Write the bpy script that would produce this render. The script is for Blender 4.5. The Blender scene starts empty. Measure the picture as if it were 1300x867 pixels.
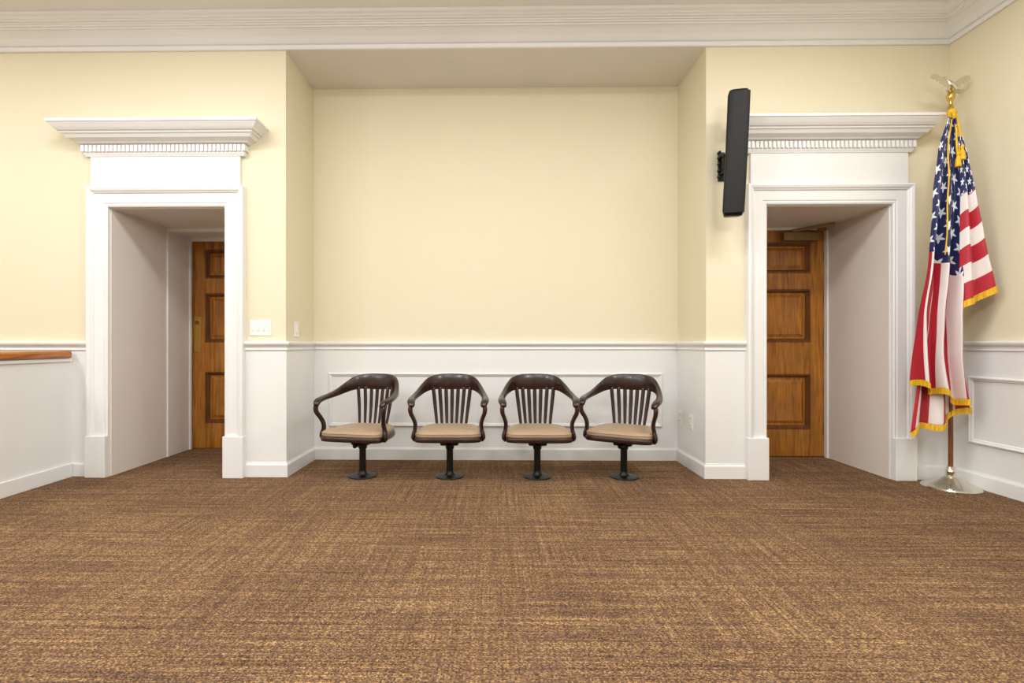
import bpy, bmesh, math, random
from mathutils import Vector, Matrix
random.seed(4)
S = bpy.context.scene
try:
    S.view_settings.view_transform = 'Standard'
    S.view_settings.look = 'None'
except Exception as e:
    print(e)

# ---------------------------------------------------------------- helpers
def lin(c):
    return tuple(((x/255)/12.92 if x/255 <= .04045 else ((x/255+.055)/1.055)**2.4) for x in c)+(1.0,)

def new_mat(name, col, rough=.5, metal=0.0, bump=None, vary=None, spec=.5):
    """bump=(scale,strength); vary=(scale,amount,stretch xyz)"""
    m = bpy.data.materials.new(name); m.use_nodes = True
    nt = m.node_tree; b = nt.nodes['Principled BSDF']
    c = lin(col)
    b.inputs['Base Color'].default_value = c
    b.inputs['Roughness'].default_value = rough
    b.inputs['Metallic'].default_value = metal
    b.inputs['Specular IOR Level'].default_value = spec
    tc = nt.nodes.new('ShaderNodeTexCoord')
    if vary:
        mp = nt.nodes.new('ShaderNodeMapping'); mp.inputs['Scale'].default_value = vary[2]
        n = nt.nodes.new('ShaderNodeTexNoise'); n.inputs['Scale'].default_value = vary[0]
        n.inputs['Detail'].default_value = 5
        nt.links.new(tc.outputs['Object'], mp.inputs[0]); nt.links.new(mp.outputs[0], n.inputs['Vector'])
        r = nt.nodes.new('ShaderNodeValToRGB')
        a = vary[1]
        r.color_ramp.elements[0].position = .3; r.color_ramp.elements[1].position = .7
        r.color_ramp.elements[0].color = tuple(x*(1-a) for x in c[:3])+(1,)
        r.color_ramp.elements[1].color = tuple(min(1, x*(1+a)) for x in c[:3])+(1,)
        nt.links.new(n.outputs['Fac'], r.inputs[0]); nt.links.new(r.outputs[0], b.inputs['Base Color'])
    if bump:
        n2 = nt.nodes.new('ShaderNodeTexNoise'); n2.inputs['Scale'].default_value = bump[0]
        nt.links.new(tc.outputs['Object'], n2.inputs['Vector'])
        bp = nt.nodes.new('ShaderNodeBump'); bp.inputs['Strength'].default_value = bump[1]
        bp.inputs['Distance'].default_value = .002
        nt.links.new(n2.outputs['Fac'], bp.inputs['Height']); nt.links.new(bp.outputs[0], b.inputs['Normal'])
    return m

class NB:
    def __init__(s, m): s.nt = m.node_tree
    def m(s, op, a, b=None, c=None):
        n = s.nt.nodes.new('ShaderNodeMath'); n.operation = op
        for i, v in enumerate((a, b, c)):
            if v is None: continue
            if isinstance(v, (int, float)): n.inputs[i].default_value = v
            else: s.nt.links.new(v, n.inputs[i])
        return n.outputs[0]
    def mix(s, f, a, b):
        n = s.nt.nodes.new('ShaderNodeMix'); n.data_type = 'RGBA'
        for k, v in ((0, f), (6, a), (7, b)):
            if isinstance(v, tuple): n.inputs[k].default_value = v
            elif isinstance(v, (int, float)): n.inputs[k].default_value = v
            else: s.nt.links.new(v, n.inputs[k])
        return n.outputs[2]

def empty(name, loc=(0, 0, 0), rotz=0):
    e = bpy.data.objects.new(name, None); S.collection.objects.link(e)
    e.location = loc; e.rotation_euler = (0, 0, rotz); e.empty_display_size = .1
    return e

def mk(name, verts, faces, mat, parent=None, smooth=False, bevel=0, fixn=True):
    me = bpy.data.meshes.new(name); me.from_pydata([tuple(v) for v in verts], [], faces)
    if fixn:
        bm = bmesh.new(); bm.from_mesh(me); bmesh.ops.recalc_face_normals(bm, faces=bm.faces)
        bm.to_mesh(me); bm.free()
    o = bpy.data.objects.new(name, me); S.collection.objects.link(o)
    if mat: me.materials.append(mat)
    if smooth:
        for p in me.polygons: p.use_smooth = True
    if parent: o.parent = parent
    if bevel:
        bv = o.modifiers.new('b', 'BEVEL'); bv.width = bevel; bv.segments = 2; bv.limit_method = 'ANGLE'
    return o

def boxes(name, L, mat, parent=None, bevel=0):
    V = []; F = []
    for (x0, x1, y0, y1, z0, z1) in L:
        k = len(V)
        V += [(x0, y0, z0), (x1, y0, z0), (x1, y1, z0), (x0, y1, z0), (x0, y0, z1), (x1, y0, z1), (x1, y1, z1), (x0, y1, z1)]
        F += [(k, k+3, k+2, k+1), (k+4, k+5, k+6, k+7), (k, k+1, k+5, k+4), (k+1, k+2, k+6, k+5), (k+2, k+3, k+7, k+6), (k+3, k, k+4, k+7)]
    return mk(name, V, F, mat, parent, bevel=bevel, fixn=False)

def loft(name, rings, mat, parent=None, smooth=True, caps=True, closed=True, subs=0):
    n = len(rings[0]); V = [v for r in rings for v in r]; F = []
    for i in range(len(rings)-1):
        for j in range(n if closed else n-1):
            j2 = (j+1) % n
            F.append((i*n+j, i*n+j2, (i+1)*n+j2, (i+1)*n+j))
    if caps and closed:
        F.append(tuple(range(n))[::-1]); F.append(tuple((len(rings)-1)*n+j for j in range(n)))
    o = mk(name, V, F, mat, parent, smooth)
    if subs:
        s = o.modifiers.new('s', 'SUBSURF'); s.levels = subs; s.render_levels = subs
    return o

def lathe(name, prof, mat, parent=None, c=(0, 0), seg=32, smooth=True):
    rings = [[(c[0]+r*math.cos(2*math.pi*k/seg), c[1]+r*math.sin(2*math.pi*k/seg), z) for k in range(seg)] for r, z in prof]
    o = loft(name, rings, mat, parent, smooth)
    if smooth: 
        e = o.modifiers.new('e', 'EDGE_SPLIT'); e.split_angle = math.radians(35)
    return o

def catmull(P, k=6):
    out = []
    n = len(P)
    for i in range(n-1):
        p0 = P[max(0, i-1)]; p1 = P[i]; p2 = P[i+1]; p3 = P[min(n-1, i+2)]
        for s in range(k):
            t = s/k
            out.append(tuple(.5*((2*b)+(-a+c)*t+(2*a-5*b+4*c-d)*t*t+(-a+3*b-3*c+d)*t**3) for a, b, c, d in zip(p0, p1, p2, p3)))
    out.append(tuple(P[-1]))
    return out

def tube(name, pts, rad, mat, parent=None, seg=10, k=6):
    """pts (x,y,z) ; rad scalar or list (ra, rb)"""
    P = catmull([tuple(p) for p in pts], k)
    if not isinstance(rad, list): rad = [(rad, rad)]*len(pts)
    R = catmull(rad, k)
    rings = []
    for i, p in enumerate(P):
        p = Vector(p); a = Vector(P[max(0, i-1)]); b = Vector(P[min(len(P)-1, i+1)])
        t = (b-a).normalized()
        up = Vector((0, 1, 0)) if abs(t.y) < .9 else Vector((0, 0, 1))
        u = t.cross(up).normalized(); w = u.cross(t).normalized()
        rings.append([p+u*R[i][0]*math.cos(2*math.pi*j/seg)+w*R[i][1]*math.sin(2*math.pi*j/seg) for j in range(seg)])
    return loft(name, rings, mat, parent)

def sweep(name, path, prof, mat, parent=None):
    """moulding swept along plan path; room lies to the right of the path"""
    N = []
    for i in range(len(path)-1):
        dx = path[i+1][0]-path[i][0]; dy = path[i+1][1]-path[i][1]; l = math.hypot(dx, dy)
        N.append((dy/l, -dx/l))
    V = []; F = []; n = len(prof)
    for i, p in enumerate(path):
        if i == 0: m = N[0]
        elif i == len(path)-1: m = N[-1]
        else:
            a, b = N[i-1], N[i]; d = 1+a[0]*b[0]+a[1]*b[1]
            m = ((a[0]+b[0])/d, (a[1]+b[1])/d)
        for q, z in prof: V.append((p[0]+m[0]*q, p[1]+m[1]*q, z))
    for i in range(len(path)-1):
        for j in range(n):
            j2 = (j+1) % n
            F.append((i*n+j, (i+1)*n+j, (i+1)*n+j2, i*n+j2))
    F.append(tuple(range(n))); F.append(tuple((len(path)-1)*n+j for j in range(n))[::-1])
    return mk(name, V, F, mat, parent)

def rect_mold(name, O, U, Nn, u0, u1, z0, z1, prof, mat, parent=None, open_bottom=False):
    """prof: (w outward from rect, p projection)."""
    O = Vector(O); U = Vector(U); Nn = Vector(Nn); V = []; F = []; n = len(prof)
    cs = [(-1, -1, u0, z0), (-1, 1, u0, z1), (1, 1, u1, z1), (1, -1, u1, z0)]
    for su, sz, u, z in cs:
        for w, p in prof:
            zz = z if (open_bottom and sz < 0) else z+sz*w
            V.append(O+U*(u+su*w)+Nn*p+Vector((0, 0, zz)))
    segs = [(0, 1), (1, 2), (2, 3)] + ([] if open_bottom else [(3, 0)])
    for a, b in segs:
        for j in range(n):
            j2 = (j+1) % n
            F.append((a*n+j, b*n+j, b*n+j2, a*n+j2))
    if open_bottom:
        F.append(tuple(range(n))); F.append(tuple(3*n+j for j in range(n)))
    return mk(name, V, F, mat, parent)

# ---------------------------------------------------------------- dimensions (metres)
H = 1.077; D = 4.08; DA = 4.707; ZC = 3.66; ZA = 3.465; ZO = 2.196
AL, AR = -1.713, 1.687
L0, L1 = -3.16, -2.195          # left doorway
R0, R1 = 2.152, 3.153           # right doorway
XS = 3.62                       # right side wall
XL = -6.5; YB = -4.0; YLD = 5.16; YRD = 4.86

# ---------------------------------------------------------------- materials
wallc = new_mat('cream_wallpaper', (224, 215, 187), .75, bump=(160, .25), vary=(6, .008, (40, 40, .6)), spec=.25)
white = new_mat('white_satin_paint', (230, 229, 226), .35, bump=(60, .06), vary=(3, .012, (1, 1, 1)))
reveal = new_mat('reveal_offwhite_paint', (222, 215, 206), .5, bump=(120, .1), vary=(4, .015, (1, 1, 1)))
soff = new_mat('soffit_paint', (224, 220, 212), .6, vary=(2, .02, (1, 1, 1)))
ceilm = new_mat('ceiling_paint', (232, 230, 226), .8, vary=(3, .02, (1, 1, 1)))
blackm = new_mat('black_metal', (11, 10, 10), .38, .2, vary=(8, .1, (1, 1, 1)))
grille = new_mat('black_grille', (11, 11, 12), .6, .1, bump=(700, .6))
brass = new_mat('polished_brass', (214, 178, 96), .2, 1.0, vary=(8, .05, (1, 1, 1)))
agedb = new_mat('aged_brass', (140, 112, 62), .35, .9, vary=(10, .15, (1, 1, 1)))
silver = new_mat('pale_polished_metal', (222, 218, 204), .18, 1.0, vary=(9, .05, (1, 1, 1)))
bronze = new_mat('bronze_closer_paint', (140, 116, 76), .45, .3, vary=(9, .08, (1, 1, 1)))
plate = new_mat('ivory_plastic', (238, 235, 226), .35, vary=(6, .01, (1, 1, 1)))
darkslot = new_mat('dark_slot', (40, 36, 32), .6, vary=(6, .05, (1, 1, 1)))
leather = new_mat('tan_vinyl', (160, 136, 109), .45, bump=(220, .25), vary=(7, .05, (1, 1, 1)))
gold = new_mat('gold_fringe', (226, 178, 24), .6, bump=(400, .8), vary=(90, .25, (1, 1, .15)))

def wood(name, c0, c1, c2, rough, scl=(14, 14, .9), coat=.3):
    m = bpy.data.materials.new(name); m.use_nodes = True; nt = m.node_tree; b = nt.nodes['Principled BSDF']
    tc = nt.nodes.new('ShaderNodeTexCoord'); mp = nt.nodes.new('ShaderNodeMapping'); mp.inputs['Scale'].default_value = scl
    n = nt.nodes.new('ShaderNodeTexNoise'); n.inputs['Scale'].default_value = 2.2; n.inputs['Detail'].default_value = 7; n.inputs['Distortion'].default_value = 1.4
    r = nt.nodes.new('ShaderNodeValToRGB')
    e = r.color_ramp.elements; e[0].position = .3; e[0].color = lin(c0); e[1].position = .72; e[1].color = lin(c2)
    x = e.new(.5); x.color = lin(c1)
    nt.links.new(tc.outputs['Object'], mp.inputs[0]); nt.links.new(mp.outputs[0], n.inputs['Vector'])
    nt.links.new(n.outputs['Fac'], r.inputs[0])
    # mottled figure
    n3 = nt.nodes.new('ShaderNodeTexNoise'); n3.inputs['Scale'].default_value = 7
    nt.links.new(tc.outputs['Object'], n3.inputs['Vector'])
    mx = nt.nodes.new('ShaderNodeMix'); mx.data_type = 'RGBA'; mx.blend_type = 'MULTIPLY'; mx.inputs[0].default_value = .35
    r2 = nt.nodes.new('ShaderNodeValToRGB'); r2.color_ramp.elements[0].position = .35; r2.color_ramp.elements[1].position = .65
    r2.color_ramp.elements[0].color = (.55, .5, .45, 1)
    nt.links.new(n3.outputs['Fac'], r2.inputs[0])
    nt.links.new(r.outputs[0], mx.inputs[6]); nt.links.new(r2.outputs[0], mx.inputs[7])
    nt.links.new(mx.outputs[2], b.inputs['Base Color'])
    b.inputs['Roughness'].default_value = rough; b.inputs['Coat Weight'].default_value = coat; b.inputs['Coat Roughness'].default_value = .15
    return m
doorwood = wood('honey_oak_varnish', (138, 84, 18), (172, 110, 30), (198, 132, 46), .35)
doordark = wood('honey_oak_moulding', (84, 46, 10), (108, 62, 16), (130, 78, 24), .35)
capwood = wood('oak_cap', (130, 68, 22), (176, 104, 44), (205, 136, 66), .35, (14, .9, 14))
mahog = wood('dark_mahogany', (26, 10, 8), (40, 16, 12), (58, 24, 16), .32, (6, 6, 3), .25)
polewood = wood('pole_wood', (100, 55, 20), (135, 80, 34), (160, 100, 50), .35)

# carpet ------------------------------------------------------------
def carpet_mat():
    m = bpy.data.materials.new('woven_brown_carpet'); m.use_nodes = True; nt = m.node_tree; B = NB(m); b = nt.nodes['Principled BSDF']
    tc = nt.nodes.new('ShaderNodeTexCoord'); O = tc.outputs['Object']
    def nz(scl, s=1, det=2, dist=0):
        mp = nt.nodes.new('ShaderNodeMapping'); mp.inputs['Scale'].default_value = scl
        nt.links.new(O, mp.inputs[0]); n = nt.nodes.new('ShaderNodeTexNoise'); n.inputs['Scale'].default_value = s; n.inputs['Detail'].default_value = det
        n.inputs['Distortion'].default_value = dist
        nt.links.new(mp.outputs[0], n.inputs['Vector']); return n.outputs['Fac']
    hx = nz((1.2, 34, 1), 1, 1); hy = nz((34, 1.2, 1), 1, 1)
    hx2 = nz((1.8, 120, 1), 1, 0); hy2 = nz((120, 1.8, 1), 1, 0)
    sel = nz((1, 1, 1), 1.1, 2)
    sel = B.m('MULTIPLY_ADD', sel, 3.0, -1.0)
    sel = B.m('MINIMUM', B.m('MAXIMUM', sel, .3), .85)
    sp = nt.nodes.new('ShaderNodeSeparateXYZ'); nt.links.new(O, sp.inputs[0])
    X, Y = sp.outputs[0], sp.outputs[1]
    # 0.61 m carpet tiles
    tx = B.m('FLOOR', B.m('DIVIDE', B.m('ADD', X, 20.16), .61)); ty = B.m('FLOOR', B.m('DIVIDE', B.m('ADD', Y, 20.1), .61))
    cmbt = nt.nodes.new('ShaderNodeCombineXYZ'); nt.links.new(tx, cmbt.inputs[0]); nt.links.new(ty, cmbt.inputs[1])
    wt = nt.nodes.new('ShaderNodeTexWhiteNoise'); nt.links.new(cmbt.outputs[0], wt.inputs[0])
    tv = wt.outputs['Value']
    a = B.m('ADD', B.m('MULTIPLY', hx, .5), B.m('MULTIPLY', hx2, .5))
    c = B.m('ADD', B.m('MULTIPLY', hy, .5), B.m('MULTIPLY', hy2, .5))
    sel2 = B.m('MULTIPLY_ADD', tv, .15, B.m('MULTIPLY', sel, .6))
    st = B.m('ADD', B.m('MULTIPLY', a, B.m('SUBTRACT', 1.0, sel2)), B.m('MULTIPLY', c, sel2))
    cx = B.m('FLOOR', B.m('DIVIDE', X, .006)); off = B.m('MULTIPLY', B.m('MODULO', B.m('ADD', cx, 10000.0), 2.0), .0021)
    Yo = B.m('ADD', Y, off)
    cy = B.m('FLOOR', B.m('DIVIDE', Yo, .0042))
    cmb = nt.nodes.new('ShaderNodeCombineXYZ'); nt.links.new(cx, cmb.inputs[0]); nt.links.new(cy, cmb.inputs[1])
    wn = nt.nodes.new('ShaderNodeTexWhiteNoise'); nt.links.new(cmb.outputs[0], wn.inputs[0])
    st = B.m('MULTIPLY_ADD', B.m('SUBTRACT', st, .5), 1.55, .5)
    v = B.m('ADD', B.m('MULTIPLY', st, .56), B.m('MULTIPLY', wn.outputs['Value'], .44))
    v = B.m('ADD', v, B.m('MULTIPLY', B.m('SUBTRACT', tv, .5), .05))
    r = nt.nodes.new('ShaderNodeValToRGB'); e = r.color_ramp.elements
    e[0].position = .2; e[0].color = lin((62, 43, 35)); e[1].position = .82; e[1].color = lin((186, 154, 106))
    for p, cc in ((.38, (93, 68, 51)), (.52, (115, 87, 62)), (.66, (142, 111, 77))):
        q = e.new(p); q.color = lin(cc)
    nt.links.new(v, r.inputs[0])
    pr = nz((3, 110, 1), 1, 1)
    pf = B.m('MULTIPLY', B.m('GREATER_THAN', pr, .56), .22)
    col = B.mix(pf, r.outputs[0], lin((96, 76, 76)))
    nt.links.new(col, b.inputs['Base Color'])
    b.inputs['Roughness'].default_value = .95; b.inputs['Specular IOR Level'].default_value = .1
    fx = B.m('ABSOLUTE', B.m('SUBTRACT', B.m('FRACT', B.m('DIVIDE', X, .006)), .5))
    fy = B.m('ABSOLUTE', B.m('SUBTRACT', B.m('FRACT', B.m('DIVIDE', Yo, .0042)), .5))
    h = B.m('SUBTRACT', 1.0, B.m('ADD', B.m('POWER', B.m('MULTIPLY', fx, 2.0), 3.0), B.m('POWER', B.m('MULTIPLY', fy, 2.0), 3.0)))
    bp = nt.nodes.new('ShaderNodeBump'); bp.inputs['Strength'].default_value = .5; bp.inputs['Distance'].default_value = .002
    nt.links.new(B.m('ADD', h, B.m('MULTIPLY', wn.outputs['Value'], .6)), bp.inputs['Height']); nt.links.new(bp.outputs[0], b.inputs['Normal'])
    return m
carpet = carpet_mat()

# flag --------------------------------------------------------------
def flag_mat():
    m = bpy.data.materials.new('flag_nylon'); m.use_nodes = True; nt = m.node_tree; B = NB(m); b = nt.nodes['Principled BSDF']
    tc = nt.nodes.new('ShaderNodeTexCoord'); sp = nt.nodes.new('ShaderNodeSeparateXYZ'); nt.links.new(tc.outputs['UV'], sp.inputs[0])
    U, V = sp.outputs[0], sp.outputs[1]
    k = B.m('MODULO', B.m('FLOOR', B.m('MULTIPLY', V, 13.0)), 2.0)
    stripes = B.mix(B.m('GREATER_THAN', k, .5), lin((176, 20, 42)), lin((228, 218, 214)))
    def star(off):
        su = B.m('ADD', B.m('MULTIPLY', U, 6/.4), off); sv = B.m('ADD', B.m('MULTIPLY', B.m('SUBTRACT', V, .4615), 5/.5385), off)
        dx = B.m('MULTIPLY', B.m('SUBTRACT', B.m('FRACT', su), .5), .15); dy = B.m('MULTIPLY', B.m('SUBTRACT', B.m('FRACT', sv), .5), .1077)
        rr = B.m('SQRT', B.m('ADD', B.m('MULTIPLY', dx, dx), B.m('MULTIPLY', dy, dy)))
        th = B.m('ARCTAN2', dy, dx)
        kk = B.m('MULTIPLY', B.m('ABSOLUTE', B.m('SUBTRACT', B.m('FRACT', B.m('ADD', B.m('MULTIPLY', th, 5/(2*math.pi)), 5.0)), .5)), 2.0)
        R = B.m('MULTIPLY_ADD', B.m('POWER', kk, 1.5), .022, .0135)
        return B.m('LESS_THAN', rr, R)
    stf = B.m('MAXIMUM', star(0.0), star(.5))
    cant = B.mix(stf, lin((22, 32, 84)), lin((236, 236, 240)))
    isc = B.m('MULTIPLY', B.m('LESS_THAN', U, .4), B.m('GREATER_THAN', V, .4615))
    nt.links.new(B.mix(isc, stripes, cant), b.inputs['Base Color'])
    b.inputs['Roughness'].default_value = .5
    b.inputs['Sheen Weight'].default_value = .1
    return m
flagm = flag_mat()

# ---------------------------------------------------------------- room shell
boxes('floor', [(XL-.2, XS+.2, YB-.2, 5.5, -.1, 0)], carpet)
boxes('ceiling', [(XL-.2, XS+.2, YB-.2, 5.5, ZC, ZC+.1)], ceilm)
YE = 5.4
boxes('wall_front', [
    (XL, L0, D, YE, 0, ZC), (L1, AL, D, YE, 0, ZC), (AR, R0, D, YE, 0, ZC), (R1, XS, D, YE, 0, ZC),
    (L0, L1, D, YE, ZO, ZC), (R0, R1, D, YE, ZO, ZC),
    (AL, AR, DA, YE, 0, ZC), (AL, AR, D, DA, ZA+.012, ZC),
    (L0, L1, YLD+.06, YE, 0, ZO), (R0, R1, YRD+.06, YE, 0, ZO)], wallc)
boxes('wall_right', [(XS, XS+.2, YB-.2, 5.5, 0, ZC)], wallc)
boxes('wall_left', [(XL-.2, XL, YB-.2, 5.5, 0, ZC)], wallc)
boxes('wall_rear', [(XL, XS, YB-.2, YB, 0, ZC)], wallc)
boxes('trim_alcove_soffit', [(AL, AR, D, D+.2, ZA, ZA+.012), (AL, AR, D+.206, DA, ZA+.004, ZA+.012)], soff)

# wainscot, base, rail
XP = -3.465   # low partition face
segA = [(XL, D), (L0-.12, D)]
segB = [(L1+.12, D), (AL, D), (AL, DA), (AR, DA), (AR, D), (R0-.12, D)]
segC = [(R1+.12, D), (XS, D), (XS, YB)]
wprof = [(0, 0), (.008, 0), (.008, 1.05), (0, 1.05)]
bprof = [(0, 0), (.022, 0), (.022, .096), (.018, .106), (.012, .112), (.012, .118), (0, .122)]
rprof = [(0, 1.026), (.014, 1.026), (.018, 1.034), (.014, 1.042), (.014, 1.056), (.024, 1.064), (.034, 1.074), (.038, 1.086), (.036, 1.096), (0, 1.10)]
cprof = [(0, ZA), (.02, ZA), (.026, ZA+.008), (.026, ZA+.018), (.018, ZA+.024), (.018, ZA+.036), (.034, ZA+.04), (.045, ZA+.05), (.07, ZA+.078), (.10, ZA+.102),
         (.118, ZA+.112), (.13, ZA+.112), (.13, ZA+.124), (.145, ZA+.126), (.15, ZA+.134), (.162, ZA+.134), (.162, ZA+.144), (.178, ZA+.146), (.184, ZA+.154), (.196, ZA+.156),
         (.205, ZA+.166), (.225, ZA+.172), (.225, ZC), (0, ZC)]
for nm, sg in (('a', segA), ('b', segB), ('c', segC)):
    sweep('trim_wainscot_'+nm, sg, wprof, white)
    sweep('baseboard_front_'+nm if nm != 'c' else 'baseboard_right', sg, bprof, white)
    sweep('trim_chair_rail_'+nm, sg, rprof, white)
sweep('trim_crown', [(XL, D), (XS, D), (XS, YB)], cprof, white)
pm = [(0, 0), (0, .012), (-.006, .02), (-.014, .02), (-.02, .012), (-.028, .01), (-.034, 0)]
rect_mold('trim_panel_back', (0, DA-.008, 0), (1, 0, 0), (0, -1, 0), -1.566, 1.537, .31, .81, pm, white)
rect_mold('trim_panel_side_1', (XS-.008, 0, 0), (0, 1, 0), (-1, 0, 0), 1.3, 3.90, .33, .835, pm, white)
rect_mold('trim_panel_side_2', (XS-.008, 0, 0), (0, 1, 0), (-1, 0, 0), -1.6, 1.1, .33, .835, pm, white)

# ---------------------------------------------------------------- door surrounds
cas = [(0, 0), (0, .03), (.012, .036), (.02, .03), (.028, .03), (.03, .036), (.11, .036), (.116, .046), (.125, .05), (.132, .058), (.15, .064), (.165, .06), (.168, .05), (.168, 0)]
def surround(idx, x0, x1, hl, hr, fl, fr):
    e = empty('trim_door_surround_%d' % idx)
    rect_mold('casing', (0, D, 0), (1, 0, 0), (0, -1, 0), x0, x1, 0, ZO, [(w*.93-(.004 if w < .02 else 0), p) for w, p in cas], white, e, True)
    boxes('plinth_blocks', [(x0-.16, x0+.005, D-.066, D, 0, .335), (x1-.005, x1+.16, D-.066, D, 0, .335)], white, e, .004)
    boxes('frieze', [(fl, fr, D-.03, D, ZO+.14, 2.64)], white, e, .002)
    cp = [(0, 2.60), (.035, 2.60), (.04, 2.612), (.045, 2.618), (.045, 2.69), (.075, 2.695), (.082, 2.705), (.095, 2.712), (.12, 2.722), (.135, 2.742), (.15, 2.752),
          (.15, 2.762), (.165, 2.765), (.18, 2.78), (.196, 2.80), (.205, 2.812), (.212, 2.815), (.212, 2.835), (0, 2.84)]
    dl = (fl-hl)/.212; dr = (hr-fr)/.212
    V = []; F = []; n = len(cp)
    for c in range(4):
        for p, z in cp:
            x = fl-p*dl if c < 2 else fr+p*dr
            y = D if c in (0, 3) else D-p
            V.append((x, y, z))
    for c in range(3):
        for j in range(n):
            j2 = (j+1) % n; F.append((c*n+j, (c+1)*n+j, (c+1)*n+j2, c*n+j2))
    F.append(tuple(range(n))); F.append(tuple(3*n+j for j in range(n)))
    mk('cornice', V, F, white, e)
    L = []; a = fl-.045*dl-.012; b = fr+.045*dr+.012
    cnt = 40; pitch = (b-a)/cnt
    for i in range(cnt):
        xx = a+pitch*(i+.19); L.append((xx, xx+pitch*.62, D-.062, D-.03, 2.632, 2.684))
    # returns along the sides
    L.append((a+.001, a+.004, D-.061, D-.002, 2.633, 2.683)); L.append((b-.004, b-.001, D-.061, D-.002, 2.633, 2.683))
    boxes('dentils', L, white, e)
    return e
surround(1, L0, L1, -3.515, -1.855, -3.30, -2.075)
surround(2, R0, R1, 1.87, 3.41, 2.03, 3.27)

# reveals
t = .012
boxes('trim_reveal_1', [(L0, L0+t, D, YLD, 0, ZO), (L1-t, L1, D, YLD, 0, ZO), (L0+t, L1-t, D, YLD, ZO-t, ZO)], reveal)
boxes('trim_reveal_2', [(R0, R0+t, D, YRD, 0, ZO), (R1-t, R1, D, YRD, 0, ZO), (R0+t, R1-t, D, YRD, ZO-t, ZO)], reveal)
# inner jamb bead + stops
boxes('trim_jamb_1', [(L0+t, L0+t+.012, 4.77, 4.80, 0, 2.16), (L0+t, L1-t, 4.77, 4.80, 2.15, 2.184),
                      (L0+t, L0+t+.006, 4.80, YLD, 0, 2.17), (L0+t, L1-t, 4.80, YLD, 2.165, 2.184),
                      (L0+t+.006, L0+t+.022, YLD-.05, YLD-.02, 0, 2.15), (L0+t, L1-t, YLD-.05, YLD-.02, 2.13, 2.165),
                      (L1-t-.012, L1-t, 4.77, 4.80, 0, 2.16), (L1-t-.022, L1-t, YLD-.05, YLD-.02, 0, 2.15)], white, bevel=.002)
boxes('trim_jamb_2', [(R1-t-.016, R1-t, YRD-.05, YRD-.005, 0, 2.17), (R0+t, R0+t+.016, YRD-.05, YRD-.005, 0, 2.17), (R0+t, R1-t, YRD-.05, YRD-.005, 2.158, 2.184)], white, bevel=.002)

# ---------------------------------------------------------------- doors
def door(idx, x0, x1, y, ztop):
    e = empty('door_%d' % idx)
    st = .14
    pans = [(.27, .79), (1.10, 1.60), (1.76, 2.05)]
    boxes('slab', [(x0, x1, y+.03, y+.055, .006, ztop)], doorwood, e)
    L = [(x0, x0+st, y, y+.031, .006, ztop), (x1-st, x1, y, y+.031, .006, ztop)]
    zz = [.006]+[q for p in pans for q in p]+[ztop]
    for i in range(0, len(zz), 2): L.append((x0+st+.001, x1-st-.001, y+.001, y+.031, zz[i], zz[i+1]))
    boxes('stiles_and_rails', L, doorwood, e, .002)
    for i, (a, b) in enumerate(pans):
        rect_mold('panel_mold_%d' % (i+1), (0, y+.031, 0), (1, 0, 0), (0, -1, 0), x0+st, x1-st, a, b,
                  [(.004, .028), (.004, .036), (-.010, .036), (-.014, .026), (-.026, .012), (-.03, .004), (-.034, 0)], doordark, e)
        # raised field
        V = []; 
        for ins, dy in ((.045, 0), (.075, .016)):
            V += [(x0+st+ins, y+.0305-dy, a+ins), (x1-st-ins, y+.0305-dy, a+ins), (x1-st-ins, y+.0305-dy, b-ins), (x0+st+ins, y+.0305-dy, b-ins)]
        mk('panel_field_%d' % (i+1), V, [(0, 1, 5, 4), (1, 2, 6, 5), (2, 3, 7, 6), (3, 0, 4, 7), (4, 5, 6, 7), (3, 2, 1, 0)], doorwood, e)
    return e
d1 = door(1, L0+t+.008, L1-t-.008, YLD, 2.155)
d2 = door(2, R0+t+.004, R1-t-.004, YRD, 2.165)
boxes('push_plate', [(L0+.035, L0+.115, YLD-.004, YLD, 1.0, 1.36)], brass, d1, .001)
lathe('deadlock', [(.0, 0), (.02, 0), (.02, .008), (0, .008)], agedb, d1, seg=20)
bpy.data.objects['deadlock'].matrix_local = Matrix.Translation((L0+.075, YLD-.004, 1.30)) @ Matrix.Rotation(math.radians(90), 4, 'X')
boxes('hinges', [(R1-.036, R1-.012, YRD-.006, YRD+.001, z, z+.11) for z in (.22, 1.03, 1.86)], agedb, d2, .002)
boxes('closer_body', [(2.72, 3.05, YRD-.062, YRD, 2.06, 2.14)], bronze, d2, .008)
tube('closer_arm_main', [(2.80, YRD-.05, 2.148), (2.93, YRD-.17, 2.155), (3.05, YRD-.27, 2.16)], [(.016, .006)]*3, bronze, d2)
tube('closer_arm_link', [(3.05, YRD-.27, 2.168), (3.06, YRD-.16, 2.168), (3.07, YRD-.06, 2.165)], [(.012, .006)]*3, bronze, d2)
boxes('closer_shoe', [(3.03, 3.11, YRD-.08, YRD-.05, 2.15, 2.17)], bronze, d2, .003)

# ---------------------------------------------------------------- low partition with wood cap
pt = empty('low_partition')
boxes('partition_panel', [(XP-.12, XP, -1.5, D-.008, 0, .965)], white, pt)
boxes('partition_base', [(XP, XP+.018, -1.5, D-.024, 0, .11)], white, pt, .004)
boxes('partition_bead', [(XP, XP+.014, -1.5, D-.024, .935, .962)], white, pt, .005)
boxes('oak_cap', [(XP-.155, XP+.03, -1.53, D-.04, .965, 1.024)], capwood, pt, .016)

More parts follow.
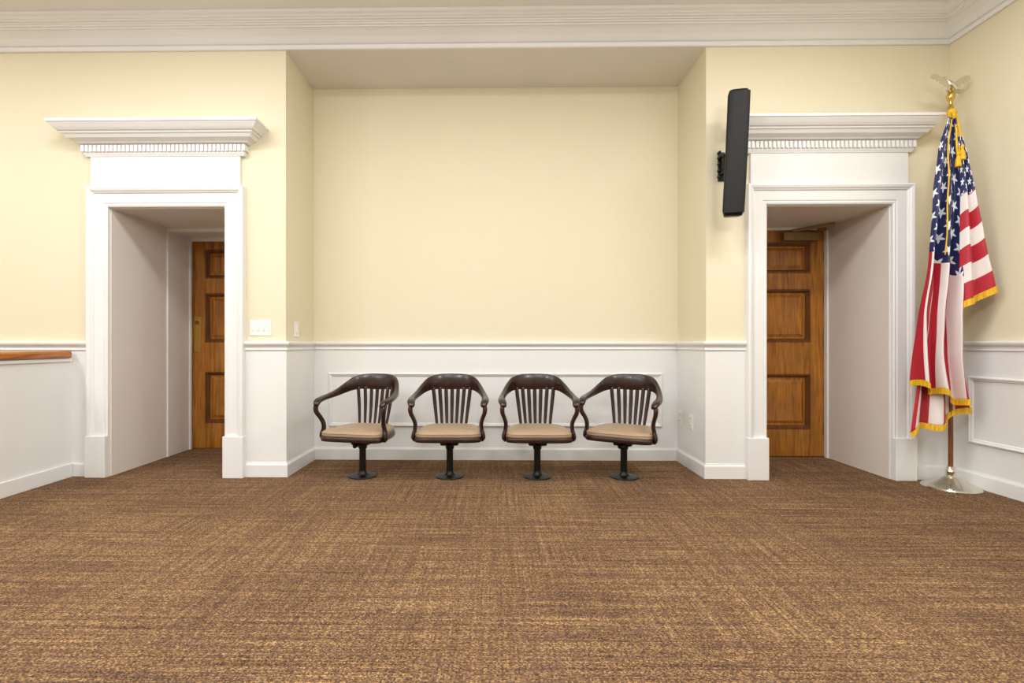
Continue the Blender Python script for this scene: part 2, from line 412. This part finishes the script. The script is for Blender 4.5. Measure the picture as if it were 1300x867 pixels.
# ---------------------------------------------------------------- switch & outlets
e = empty('light_switch_plate')
boxes('plate', [(-2.005, -1.83, D-.006, D-.0, 1.148, 1.272)], plate, e, .002)
boxes('toggles', [(-1.988+i*.043, -1.988+i*.043+.015, D-.012, D-.005, 1.185, 1.235) for i in range(4)], plate, e, .002)
e = empty('light_switch_plate')
boxes('plate', [(AL, AL+.006, 4.25, 4.34, 1.14, 1.27)], plate, e, .002)
boxes('toggle', [(AL+.005, AL+.011, 4.28, 4.31, 1.175, 1.235)], plate, e, .002)
for yy in (4.62, 4.36):
    e = empty('wall_outlet')
    boxes('plate', [(AR-.014, AR-.008, yy-.04, yy+.04, .345, .47)], plate, e, .002)
    boxes('receptacles', [(AR-.017, AR-.013, yy-.018, yy+.018, .358, .40), (AR-.017, AR-.013, yy-.018, yy+.018, .415, .457)], plate, e, .002)
    boxes('slots', [(AR-.0175, AR-.0165, yy+s-.002, yy+s+.002, z, z+.012) for s in (-.008, .008) for z in (.375, .432)], darkslot, e)

# ---------------------------------------------------------------- swivel armchair
def build_chair(par):
    lathe('floor_flange', [(0, 0), (.112, 0), (.114, .004), (.112, .010), (.09, .014), (.045, .018), (.035, .03), (.029, .045), (.028, .05), (0, .05)], blackm, par)
    lathe('pedestal', [(0, .04), (.027, .04), (.027, .225), (.034, .23), (.036, .26), (.036, .30), (0, .30)], blackm, par, seg=24)
    boxes('swivel_plate', [(-.11, .11, -.12, .12, .296, .312), (-.13, -.09, -.17, .17, .31, .325), (.09, .13, -.17, .17, .31, .325)], blackm, par, .003)
    boxes('swivel_housing', [(-.075, .075, -.07, .07, .262, .298)], blackm, par, .015)
    tube('tilt_knob', [(0, -.07, .275), (0, -.14, .272)], .018, blackm, par)
    # seat outline
    half = [(0, -.245), (.12, -.245), (.19, -.238), (.238, -.215), (.252, -.17), (.250, -.08), (.243, .02), (.225, .11), (.19, .18), (.13, .215), (0, .225)]
    hh = catmull(half, 3)
    out = hh + [(-x, y) for x, y in hh[-2:0:-1]]
    def ring(s, z, k=0): return [(x*s, (y+.01)*s-.01, z) for x, y in out]
    loft('seat_frame', [ring(.90, .316), ring(1.02, .320), ring(1.035, .330), ring(1.035, .350), ring(1.02, .356), ring(.9, .356)], mahog, par)
    loft('seat_cushion', [ring(.95, .354), ring(.995, .356), ring(1.008, .368), ring(.998, .384), ring(.965, .396), ring(.9, .403), ring(.7, .411), ring(.4, .415), ring(.1, .416)], leather, par)
    tube('cushion_welt', [(x*1.002, (y+.01)*1.002-.01, .384) for x, y in out[::2]]+[(out[0][0], out[0][1], .384)], .003, leather, par, 6, 2)
    # bow : crest + arms in one loft  (x, y, zbottom, ztop, thickness)
    st = [(0, .275, .685, .822, .028), (.08, .268, .688, .821, .028), (.15, .244, .688, .812, .028), (.20, .200, .680, .79, .030), (.238, .14, .662, .745, .034),
          (.265, .06, .644, .702, .040), (.282, -.03, .632, .676, .048), (.290, -.12, .622, .660, .055), (.286, -.19, .612, .650, .058), (.278, -.228, .598, .634, .052), (.272, -.245, .592, .616, .036)]
    C = catmull(st, 4)
    full = [(-a[0],)+tuple(a[1:]) for a in C[:0:-1]] + C
    rings = []
    for i, c in enumerate(full):
        a = full[max(0, i-1)]; b = full[min(len(full)-1, i+1)]
        tx, ty = b[0]-a[0], b[1]-a[1]; l = math.hypot(tx, ty); nx, ny = ty/l, -tx/l
        zb, zt, w = c[2], c[3], c[4]/2
        r = min(w*.6, (zt-zb)*.35)
        pr = [(-w, zb+r), (-w+r*.4, zb+r*.3), (-w+r, zb), (w-r, zb), (w-r*.4, zb+r*.3), (w, zb+r), (w, zt-r), (w-r*.4, zt-r*.3), (w-r, zt), (-w+r, zt), (-w+r*.4, zt-r*.3), (-w, zt-r)]
        lean = lambda z: max(0, (z-.66))*.10 * max(0, (c[1]-.05)/.24)
        rings.append([(c[0]+nx*q, c[1]+ny*q+lean(z), z) for q, z in pr])
    loft('crest_and_arms', rings, mahog, par)
    for s in (-1, 1):
        tube('arm_support_%s' % ('l' if s < 0 else 'r'), [(s*.278, -.205, .622), (s*.287, -.225, .585), (s*.284, -.220, .545), (s*.268, -.19, .50), (s*.258, -.165, .455), (s*.262, -.15, .41), (s*.272, -.155, .37), (s*.274, -.155, .345), (s*.264, -.15, .322)],
             [(.016, .022), (.018, .024), (.017, .023), (.016, .022), (.016, .023), (.016, .025), (.016, .028), (.016, .028), (.010, .02)], mahog, par, 12)
    # slats
    n = 7
    for i in range(n):
        f = (i-(n-1)/2)/((n-1)/2)
        pts = []; 
        for k in range(7):
            q = k/6; z = .35+q*.36
            x = f*(.118+.042*q); yb = .205-.03*f*f; yt = .277-.045*f*f
            y = yb+(yt-yb)*q+.008*math.sin(q*math.pi)
            pts.append((x, y, z))
        tube('back_slat_%d' % (i+1), pts, [(.010+.006*math.sin(min(1, k/5)*math.pi*.5), .006) for k in range(7)], mahog, par, 8, 3)

first = empty('swivel_armchair', (-1.09, 4.10, 0), -math.radians(12))
build_chair(first)
for x, y, r in ((-.378, 4.10, 1), (.333, 4.10, 0), (1.034, 4.10, -27)):
    e = empty('swivel_armchair', (x, y, 0), math.radians(r))
    for c in list(first.children):
        o = c.copy(); S.collection.objects.link(o); o.parent = e

# ---------------------------------------------------------------- column loudspeaker
sp = empty('column_loudspeaker', (1.80, 3.83, 2.505), 0)
def spk_ring(z, wx, y0, y1, n=20):
    out = []
    for k in range(n):
        a = 2*math.pi*k/n
        cx = math.copysign(abs(math.cos(a))**.55, math.cos(a)); sy = math.copysign(abs(math.sin(a))**.55, math.sin(a))
        out.append((cx*wx*(1 if sy < 0 else .82), (y0+y1)/2+sy*(y1-y0)/2, z))
    return out
rings = []
for k in range(25):
    q = k/24*2-1; z = q*.455
    arc = .035*(1-q*q)
    end = .0 if abs(q) < .97 else .012
    rings.append(spk_ring(z, .078-end, -.075-arc*.3+end, .055-arc*.2, 24))
body = loft('cabinet', rings, blackm, sp)
g = []
for k in range(21):
    q = k/20*2-1; z = q*.435; arc = .035*(1-q*q)
    row = []
    for j in range(13):
        a = (j/12*2-1)
        row.append((a*.071, -.088-arc*.3+.012*abs(a)**4*1.2, z))
    g.append(row)
loft('grille', g, grille, sp, caps=False, closed=False)
for o in (bpy.data.objects['cabinet'], bpy.data.objects['grille']):
    o.rotation_euler = (math.radians(6), math.radians(1.5), math.radians(-14))
boxes('wall_plate', [(-.02, .03, .235, .25, -.12, .11)], blackm, sp, .003)
boxes('bracket_arms', [(-.012, .022, .03, .24, .05, .065), (-.012, .022, .03, .24, -.075, -.06), (-.016, .026, .15, .19, -.08, .07)], blackm, sp, .002)
boxes('mount_bolts', [(-.034, -.018, .19, .235, z, z+.016) for z in (-.10, -.05, .0, .05, .09)], blackm, sp, .003)

# ---------------------------------------------------------------- flag on stand
PX, PY = 3.415, 3.84
fl = empty('american_flag_on_stand', (0, 0, 0))
lathe('stand_base', [(0, 0), (.176, 0), (.178, .006), (.172, .014), (.15, .018), (.12, .028), (.085, .05), (.055, .075), (.035, .085), (.03, .11), (.034, .125), (.026, .14), (.022, .16), (.0, .16)], silver, fl, (PX, PY), 48)
lathe('pole', [(0, .12), (.0155, .12), (.0155, 2.83), (0, 2.83)], polewood, fl, (PX, PY), 20)
lathe('pole_ferrule', [(0, 2.82), (.019, 2.82), (.019, 2.86), (.013, 2.87), (.012, 2.90), (.024, 2.92), (.028, 2.945), (.02, 2.965), (.01, 2.975), (0, 2.975)], brass, fl, (PX, PY), 24)
# eagle finial
eg = Vector((PX, PY, 3.015))
body = []
spine = [(-.068, .056, .003), (-.058, .058, .011), (-.042, .057, .015), (-.03, .042, .015), (-.012, .022, .024), (.008, .0, .030), (.028, -.015, .024), (.05, -.03, .014), (.085, -.045, .012), (.09, -.047, .003)]
for i, (x, z, r) in enumerate(spine):
    a = spine[max(0, i-1)]; b = spine[min(len(spine)-1, i+1)]
    d = Vector((b[0]-a[0], 0, b[1]-a[1])).normalized(); n_ = Vector((-d.z, 0, d.x))
    flat = 1 if i < 7 else 2.2
    body.append([eg+Vector((x, 0, z))+n_*r*math.cos(2*math.pi*k/12)*(1 if i < 7 else .4)+Vector((0, 1, 0))*r*flat*math.sin(2*math.pi*k/12) for k in range(12)])
loft('eagle_body', body, silver, fl)
for s in (-1, 1):
    # wings swept up and out, scalloped feather tips
    V = []; F = []; n = 13
    for i in range(n):
        q = i/(n-1)
        lead = eg+Vector((s*(.012+.13*q), .01*s, .012+.075*math.sin(q*1.5)))
        ln = .070*(1-.5*q)
        tip = lead+Vector((s*.022*q, .004*s, -ln*(1.0 if i % 2 == 0 else .74)))
        for dy in (-.006, .006):
            V += [lead+Vector((0, dy, 0)), tip+Vector((0, dy*.4, 0))]
    for i in range(n-1):
        k = i*4; m_ = k+4
        F += [(k, k+1, m_+1, m_), (k+2, m_+2, m_+3, k+3), (k, m_, m_+2, k+2), (k+1, k+3, m_+3, m_+1)]
    F += [(0, 2, 3, 1), ((n-1)*4, (n-1)*4+1, (n-1)*4+3, (n-1)*4+2)]
    mk('eagle_wing_%s' % ('l' if s < 0 else 'r'), V, F, silver, fl, False)
lathe('eagle_perch_ball', [(.002, 2.968), (.02, 2.975), (.026, 2.99), (.02, 3.005), (.002, 3.012)], brass, fl, (PX, PY), 20)

def it(tab, z):
    if z >= tab[0][0]: return tab[0][1]
    for (a, x), (b, y) in zip(tab, tab[1:]):
        if z >= b:
            f = (z-a)/(b-a); f = f*f*(3-2*f)*.4+f*.6
            return x+(y-x)*f
    return tab[-1][1]
def cloth(name, Ltab, Rtab, ztop, zbot, yf, uvf, nr=110, nc=90, fringe=None, th=.0015):
    V = []; F = []; uv = []
    for j in range(nr+1):
        b = j/nr
        for i in range(nc+1):
            a = i/nc
            z = ztop(a)+(zbot(a)-ztop(a))*b
            x0 = it(Ltab, z); x1 = it(Rtab, z)
            x, y = yf(a, b, x0+(x1-x0)*a, z)
            V.append((x, y, z)); uv.append(uvf(a, b, z))
    for j in range(nr):
        for i in range(nc):
            k = j*(nc+1)+i; F.append((k, k+1, k+nc+2, k+nc+1))
    o = mk(name, V, F, flagm, fl, True, fixn=False)
    L = o.data.uv_layers.new(name='UVMap')
    for lp in o.data.loops: L.data[lp.index].uv = uv[lp.vertex_index]
    s = o.modifiers.new('s', 'SOLIDIFY'); s.thickness = th
    if fringe:
        fv = []; ff = []
        base = nr*(nc+1)
        for i in range(nc+1):
            p = Vector(V[base+i]); q = Vector(V[base+i-(nc+1)*3])
            d = (p-q).normalized(); d = (d+Vector((0, 0, -1))*.6).normalized()
            fv += [p+Vector((0, -.004, .006)), p+d*fringe*(1 if i % 2 else .86)+Vector((0, -.005, 0))]
        for i in range(nc): ff.append((2*i, 2*i+2, 2*i+3, 2*i+1))
        fo = mk(name+'_fringe', fv, ff, gold, fl, False, fixn=False)
        s = fo.modifiers.new('s', 'SOLIDIFY'); s.thickness = .005
    return o, V
Lm = [(2.75, 3.318), (2.51, 3.25), (2.16, 3.20), (1.70, 3.15), (1.29, 3.095), (.79, 3.068), (.40, 3.044)]
Rm = [(2.75, 3.355), (2.51, 3.385), (2.16, 3.43), (1.70, 3.425), (1.29, 3.395), (1.0, 3.40), (.61, 3.45)]
def yf_main(a, b, x, z):
    A = .012+.046*min(1, b*1.6)
    ph = 2*math.pi*(2.5*a+.25*math.sin(2.6*b+.5)+.05)
    return x+.018*math.sin(ph+1.2)*min(1, b*2), 3.745+A*math.cos(ph)+.012*math.sin(13*a+8*b)
def uv_main(a, b, z):
    # stripes drift toward the pole side as they fall
    return (.02+b*.74*(1-.10*a), .985-.50*a-.045*math.sin(3.2*b)*(1-a)+.03*b*a)
cloth('flag_front_drape', Lm, Rm, lambda a: 2.745-.02*a, lambda a: .80-.15*a**1.3+.02*math.sin(a*14), yf_main, uv_main, fringe=.04)
def yf_back(a, b, x, z):
    A = .008+.028*min(1, b*1.6)
    ph = 2*math.pi*(2.2*a+.2+.2*math.sin(2*b))
    return x, 3.825+A*math.cos(ph)-.02*b
Lb = [(2.75, 3.40), (2.51, 3.37), (2.16, 3.32), (1.70, 3.26), (1.29, 3.19), (.79, 3.115), (.40, 3.065)]
Rb = [(2.75, 3.42), (2.51, 3.43), (2.16, 3.45), (1.70, 3.46), (1.29, 3.44), (1.0, 3.44), (.61, 3.50), (.5, 3.51)]
cloth('flag_rear_drape', Lb, Rb, lambda a: 2.60, lambda a: .42+.17*a+.03*math.sin(a*9), yf_back, lambda a, b, z: (b*.98+.42*(1-b), .95-.5*a), fringe=.04)
# side flare
Lf = [(2.60, 3.345), (2.16, 3.37), (1.38, 3.36)]
Rf = [(2.60, 3.365), (2.42, 3.40), (2.16, 3.44), (1.85, 3.485), (1.45, 3.555)]
def yf_fl(a, b, x, z):
    A = .008+.028*b
    return x, 3.70-.05*a*b+A*math.cos(2*math.pi*(1.5*a+.1+.1*b))
def uv_fl(a, b, z):
    k = b+.03*math.sin(7*a)*b*(1-b)*2
    v = .4615-(k-.36)/.64*.4615 if k > .36 else .4615+.5*(.36-k)/.36+.002
    return (.18+.20*a if k <= .36 else .45+.4*a, max(.002, v))
cloth('flag_side_drape', Lf, Rf, lambda a: 2.58, lambda a: 1.37+.115*a+.01*math.sin(a*9), yf_fl, uv_fl, 120, 50, fringe=.045)
# gold cord and tassels
tube('gold_cord', [(3.40, 3.81, 2.80), (3.36, 3.76, 2.78), (3.355, 3.73, 2.66), (3.335, 3.70, 2.50), (3.345, 3.70, 2.46), (3.37, 3.71, 2.58), (3.385, 3.76, 2.76)], .007, gold, fl)
tube('gold_fringe_edge', [(3.33, 3.735, 2.72), (3.285, 3.715, 2.50), (3.27, 3.69, 2.3), (3.25, 3.68, 2.1), (3.245, 3.675, 1.9), (3.225, 3.67, 1.72)], [(.005, .004)]*6, gold, fl)
for x, z in ((3.335, 2.47), (3.365, 2.52)):
    lathe('tassel', [(0, z), (.009, z-.005), (.013, z-.02), (.008, z-.03), (.016, z-.06), (.02, z-.11), (0, z-.115)], gold, fl, (x, 3.69), 14)
lathe('cord_knot', [(0, 2.84), (.022, 2.835), (.03, 2.81), (.026, 2.78), (.03, 2.755), (.02, 2.73), (0, 2.73)], gold, fl, (PX, PY-.01), 20)

# ---------------------------------------------------------------- lights
LC = (.965, .975, 1.0)
emis = bpy.data.materials.new('light_diffuser'); emis.use_nodes = True
bb = emis.node_tree.nodes['Principled BSDF']; bb.inputs['Base Color'].default_value = (1, 1, 1, 1)
bb.inputs['Emission Color'].default_value = LC+(1,); bb.inputs['Emission Strength'].default_value = 3
for yy, en in ((2.3, 39), (-.4, 38)):
    for xx in (-4.6, -2.3, 0, 2.2):
        e = empty('ceiling_light', (xx, yy, ZC))
        boxes('housing', [(-.62, .62, -.32, .32, -.018, 0)], white, e, .003)
        boxes('diffuser', [(-.59, .59, -.29, .29, -.024, -.018)], emis, e)
        l = bpy.data.lights.new('lamp', 'AREA'); l.shape = 'RECTANGLE'; l.size = 1.16; l.size_y = .56; l.energy = en; l.color = LC
        lo = bpy.data.objects.new('lamp', l); S.collection.objects.link(lo); lo.parent = e; lo.location = (0, 0, -.035)
# unseen pendants with bare point lamps, added to brighten crown and ceiling
for yy in (1.0,):
    for xx in (-4.2, -1.4, 1.4):
        e = empty('added_pendant', (xx, yy, 2.75))
        lathe('stem', [(0, .12), (.012, .12), (.012, ZC-2.75-.02), (.06, ZC-2.75-.015), (.06, ZC-2.75), (0, ZC-2.75)], brass, e, seg=16)
        lathe('fitter', [(0, .10), (.05, .10), (.05, .14), (0, .15)], brass, e, seg=16)
        l = bpy.data.lights.new('crown_fill', 'POINT'); l.shadow_soft_size = .15; l.energy = 57; l.color = LC
        lo = bpy.data.objects.new('crown_fill_lamp', l); S.collection.objects.link(lo); lo.parent = e; lo.location = (0, 0, -.06)

w = bpy.data.worlds.new('World'); S.world = w; w.use_nodes = True
w.node_tree.nodes['Background'].inputs[0].default_value = (.9, .9, 1, 1); w.node_tree.nodes['Background'].inputs[1].default_value = .3

# ---------------------------------------------------------------- camera
cam = bpy.data.cameras.new('camera'); co = bpy.data.objects.new('camera', cam); S.collection.objects.link(co)
co.location = (0, 0, H); co.rotation_euler = (math.radians(90), 0, .01484)
cam.sensor_fit = 'HORIZONTAL'; cam.sensor_width = 36; cam.lens = 36*640/1300
cam.shift_x = .0227; cam.shift_y = .0027
cam.clip_start = .05
S.camera = co
